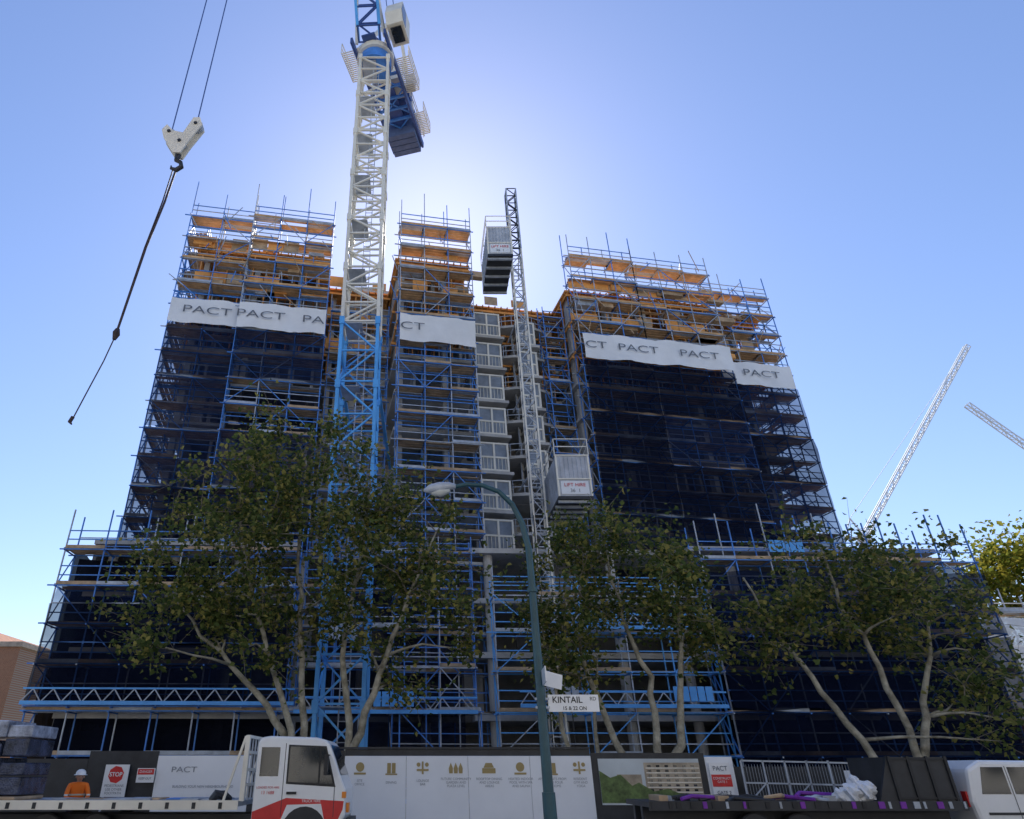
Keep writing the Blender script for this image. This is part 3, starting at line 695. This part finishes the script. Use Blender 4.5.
b.obj('trailer_tray',tr)
b=MB(); b.box(10.6,11.95,17.0,18.6,1.0,1.88,dark)
for x in (10.6,11.03,11.46,11.88): b.box(x,x+.06,16.96,17.0,1.0,1.9,black)
for z in (1.05,1.82): b.box(10.62,11.9,16.97,16.99,z,z+.04,black)
b.prism([(10.2,1.0),(10.6,1.0),(10.6,1.9)],17.0,17.08,dark); b.obj('tool_crate',tr)
import bmesh
bm=bmesh.new()
for (x,y,z,r) in ((9.75,17.3,1.15,.2),(10.05,17.25,1.2,.2),(9.95,17.4,1.38,.13),(9.55,17.4,1.1,.14)):
    res=bmesh.ops.create_icosphere(bm,subdivisions=3,radius=r,matrix=Matrix.Translation((x,y,z)))
    for v in res['verts']:
        q=v.co-Vector((x,y,z)); v.co+=q*(.35*math.sin(q.x*40+q.z*23)*math.cos(q.y*31+q.x*17))
me=bpy.data.meshes.new('white_bags'); bm.to_mesh(me); bm.free(); me.materials.append(plasticw)
o=bpy.data.objects.new('white_bags',me); sc.collection.objects.link(o); o.parent=tr

vn=empty('white_van'); b=MB()
vp=[(12.3,.35),(16.9,.35),(17.0,.85),(16.6,1.1),(15.9,1.2),(15.1,1.72),(14.6,1.8),(12.7,1.82),(12.35,1.65),(12.22,1.0)]
b.prism(vp,17.0,18.75,whitep); b.obj('van_body',vn,bevel=.08)
b=MB()
for q in ([(12.5,1.15),(13.15,1.15),(13.15,1.68),(12.66,1.68)],[(13.25,1.15),(14.15,1.15),(14.15,1.68),(13.25,1.68)],[(14.25,1.15),(15.6,1.2),(15.0,1.66),(14.25,1.68)]): b.prism(q,16.99,16.996,glass)
for x in (13.2,14.2): b.box(x-.006,x+.006,16.992,16.998,.5,1.7,dark)
b.box(13.9,14.08,16.96,16.99,1.02,1.06,dark); b.box(12.5,16.6,16.985,16.995,.75,.8,dark)
b.raw([(15.86,17.12,1.24),(15.86,18.62,1.24),(15.15,18.62,1.7),(15.15,17.12,1.7)],[(0,1,2,3)],glass)
b.box(15.2,15.3,16.75,16.97,1.2,1.38,black)
wheel(b,13.2,17.1,.34); wheel(b,16,17.1,.34); wheel(b,13.2,18.6,.34); wheel(b,16,18.6,.34)
b.box(12.2,12.24,17.1,17.25,.9,1.2,red)
b.obj('van_details',vn)

# ---------------------------------------------------------------- worker
def worker(px,py):
    w=empty('construction_worker')
    J={'pel':(0,0,.88,.15,.12),'sp1':(.07,0,1.0,.15,.12),'ch':(.17,-.02,1.2,.17,.13),'nk':(.24,-.03,1.34,.06,.06),'hd0':(.27,-.03,1.40,.065,.065),
       'shl':(.18,.18,1.27,.075,.07),'ell':(.32,.25,1.04,.05,.05),'wrl':(.52,.16,.98,.035,.035),
       'shr':(.18,-.22,1.27,.075,.07),'elr':(.33,-.28,1.04,.05,.05),'wrr':(.53,-.17,.98,.035,.035),
       'hl':(.0,.1,.82,.11,.11),'kl':(.1,.12,.48,.075,.075),'al':(0,.13,.1,.05,.05),'tl':(.17,.14,.05,.05,.04),
       'hr':(.0,-.1,.82,.11,.11),'kr':(.1,-.12,.48,.075,.075),'ar':(0,-.13,.1,.05,.05),'tr':(.17,-.14,.05,.05,.04)}
    E=[('pel','sp1'),('sp1','ch'),('ch','nk'),('nk','hd0'),('ch','shl'),('shl','ell'),('ell','wrl'),('ch','shr'),('shr','elr'),('elr','wrr'),('pel','hl'),('hl','kl'),('kl','al'),('al','tl'),('pel','hr'),('hr','kr'),('kr','ar'),('ar','tr')]
    ks=list(J); me=bpy.data.meshes.new('body'); me.from_pydata([J[k][:3] for k in ks],[(ks.index(a),ks.index(c)) for a,c in E],[])
    o=bpy.data.objects.new('body',me); sc.collection.objects.link(o); o.parent=w
    o.modifiers.new('skin','SKIN')
    for i,k in enumerate(ks): me.skin_vertices[0].data[i].radius=J[k][3:5]
    me.skin_vertices[0].data[0].use_root=True
    sb=o.modifiers.new('sub','SUBSURF'); sb.levels=2; sb.render_levels=2
    m=bpy.data.materials.new('workwear'); m.use_nodes=True; nt=m.node_tree; bs=nt.nodes['Principled BSDF']; bs.inputs['Roughness'].default_value=.8
    tc=nt.nodes.new('ShaderNodeTexCoord'); sx=nt.nodes.new('ShaderNodeSeparateXYZ'); r=nt.nodes.new('ShaderNodeValToRGB'); r.color_ramp.interpolation='CONSTANT'
    e=r.color_ramp.elements; e[0].color=(.02,.025,.05,1); e[1].position=.60; e[1].color=(.9,.2,.02,1)
    for p,c in ((.70,(.7,.7,.65,1)),(.725,(.9,.2,.02,1)),(.9,(.45,.25,.17,1))): k=e.new(p); k.color=c
    md=nt.nodes.new('ShaderNodeMath'); md.operation='MULTIPLY'; md.inputs[1].default_value=1/1.5
    nt.links.new(tc.outputs['Object'],sx.inputs[0]); nt.links.new(sx.outputs['Z'],md.inputs[0]); nt.links.new(md.outputs[0],r.inputs[0]); nt.links.new(r.outputs[0],bs.inputs['Base Color'])
    me.materials.append(m)
    bm=bmesh.new(); bmesh.ops.create_uvsphere(bm,u_segments=24,v_segments=16,radius=.1)
    for v in bm.verts:
        v.co.z*=1.22; v.co.y*=.82
        if v.co.x>.05: v.co.x+=.024*max(0,1-abs(v.co.z+.01)*18)*(1 if abs(v.co.y)<.025 else 0)
        if v.co.z<-.05: v.co.x*=.95
    hm=bpy.data.meshes.new('head'); bm.to_mesh(hm); bm.free(); hm.materials.append(skin); h=bpy.data.objects.new('head',hm); sc.collection.objects.link(h); h.parent=w; h.location=(.30,-.03,1.48); h.rotation_euler=(0,rad(18),0)
    b=MB()
    for dy in (-.035,.035): b.tube([(.388,-.03+dy,1.475),(.394,-.03+dy,1.474)],[.012,.008],dark,8)
    b.box(.375,.392,-.06,0,1.415,1.425,red)
    for dy in (-.115,.055): b.tube([(.29,dy-.0,1.44),(.29,dy,1.49)],[.02,.025],skin,8)
    prof=[(.125,1.52),(.12,1.56),(.10,1.60),(.06,1.63),(.01,1.64)]
    b.tube([(.29,-.03,z) for r_,z in prof],[r_ for r_,z in prof],whitep,20); b.tube([(.31,-.03,1.505),(.31,-.03,1.52)],[.16,.15],whitep,20)
    for (y,sg_) in ((.16,1),(-.17,-1)):
        wx=.53; b.box(wx,wx+.08,y-.035,y+.035,.965,.99,skin)
        for f,(L) in enumerate((.065,.078,.072,.055)):
            yy=y-.03+f*.02; b.tube([(wx+.075,yy,.98),(wx+.075+L*.6,yy,.972),(wx+.075+L,yy,.95)],[.009,.008,.006],skin,6)
        b.tube([(wx+.02,y-sg_*.03,.98),(wx+.06,y-sg_*.06,.975),(wx+.085,y-sg_*.065,.965)],[.011,.009,.007],skin,6)
    b.obj('helmet_and_hands',w)
    w.location=(px,py,0); w.rotation_euler=(0,0,rad(-60))
worker(-8.75,19.4)

# ---------------------------------------------------------------- neighbours & far cranes
nb=empty('brick_building'); b=MB(); b.box(-60,-33.5,58,72,0,10.6,brick); b.box(-60.2,-33.3,57.8,72.2,10.6,11.0,mat('parapet_cap',(.5,.42,.33),.8))
b.prism([(-59,11.0),(-36,11.0),(-38,12.4),(-57,12.4)],59,71,roof)
for z in (1.2,4.4,7.6):
    for x in range(-58,-34,4): b.box(x,x+1.6,57.93,57.995,z,z+1.7,glass); b.box(x-.1,x+1.7,57.9,57.98,z-.15,z-.02,conc); b.box(x+.77,x+.83,57.9,57.928,z,z+1.7,white)
b.obj('walls_and_roof',nb)
nb=empty('brick_house'); b=MB(); b.box(41,62,52,62,0,3.9,brick); b.prism([(40,3.9),(63,3.9),(58,6.6),(45,6.6)],51,63,roof)
for x in range(42,60,4): b.box(x,x+1.8,51.93,51.995,1,2.6,glass); b.box(x-.1,x+1.9,51.9,51.98,.85,.98,white)
b.obj('walls_and_roof',nb)
def farcrane(mx,my,h,tip,cj):
    c=empty('distant_tower_crane'); b=MB()
    b.lattice((mx,my,0),(mx,my,h),1.6,2.4,.3,palecrane,palecrane,.15)
    b.lattice((mx,my,h+1),tip,1.2,2.2,.25,palecrane,palecrane,.15)
    b.box(mx-1.2,mx+1.2,my-1.2,my+1.2,h,h+1.6,palecrane); b.beam((mx,my,h+1),cj,1.0,palecrane,.5)
    px=mx+(cj[0]-mx)*.4; b.beam((mx,my,h+2),(px,my,h+6),.3,palecrane)
    b.beam((px,my,h+6),tip,.12,palecrane); b.beam((px,my,h+6),cj,.2,palecrane)
    b.obj('crane_structure',c)
farcrane(114,165,53,(164,165,113),(109,165,53.5))
farcrane(190,165,52,(156,165,93),(196,165,53))
bs_=empty('boundary_scaffolding')
scaffold('scaffold_tubes',P,53.5,60,-4,1.3,0.2,10.2,white,top=1,mix=.5,par=bs_)
clothpanel('white_sheeting',P,53.5,60,-3.75,4.2,9.8,clothmat('white_sheet',(.80,.82,.85),.75,.98,.8),par=bs_)

# ---------------------------------------------------------------- light
EL,AZ=43,1.5
w=bpy.data.worlds.new('World'); sc.world=w; w.use_nodes=True; nt=w.node_tree
sk=nt.nodes.new('ShaderNodeTexSky'); sk.sky_type='NISHITA'; sk.sun_disc=False; sk.sun_elevation=rad(EL); sk.sun_rotation=rad(AZ)
sk.air_density=1.3; sk.dust_density=0.3; sk.ozone_density=3.8; sk.altitude=0
vm=nt.nodes.new('ShaderNodeVectorMath'); vm.operation='MULTIPLY'; vm.inputs[1].default_value=(1.06,1.03,1.18)
nt.links.new(sk.outputs[0],vm.inputs[0])
nt.links.new(vm.outputs[0],nt.nodes['Background'].inputs['Color']); nt.nodes['Background'].inputs['Strength'].default_value=0.15
l=bpy.data.lights.new('sun','SUN'); l.energy=5; l.angle=rad(.5); l.color=(1,.94,.85)
o=bpy.data.objects.new('sun',l); sc.collection.objects.link(o)
d=Vector((math.sin(rad(AZ))*math.cos(rad(EL)),math.cos(rad(AZ))*math.cos(rad(EL)),math.sin(rad(EL))))
o.rotation_euler=d.to_track_quat('Z','Y').to_euler()
sc.view_settings.view_transform='Standard'; sc.view_settings.look='None'; sc.view_settings.exposure=0
c=bpy.data.cameras.new('camera'); o=bpy.data.objects.new('camera',c); sc.collection.objects.link(o)
o.location=(0,0,1.65); o.rotation_euler=(rad(90+28.55),0,0); c.lens=23.2; c.sensor_width=36; c.shift_x=0.0889; c.clip_end=6000; c.clip_start=.1
sc.camera=o
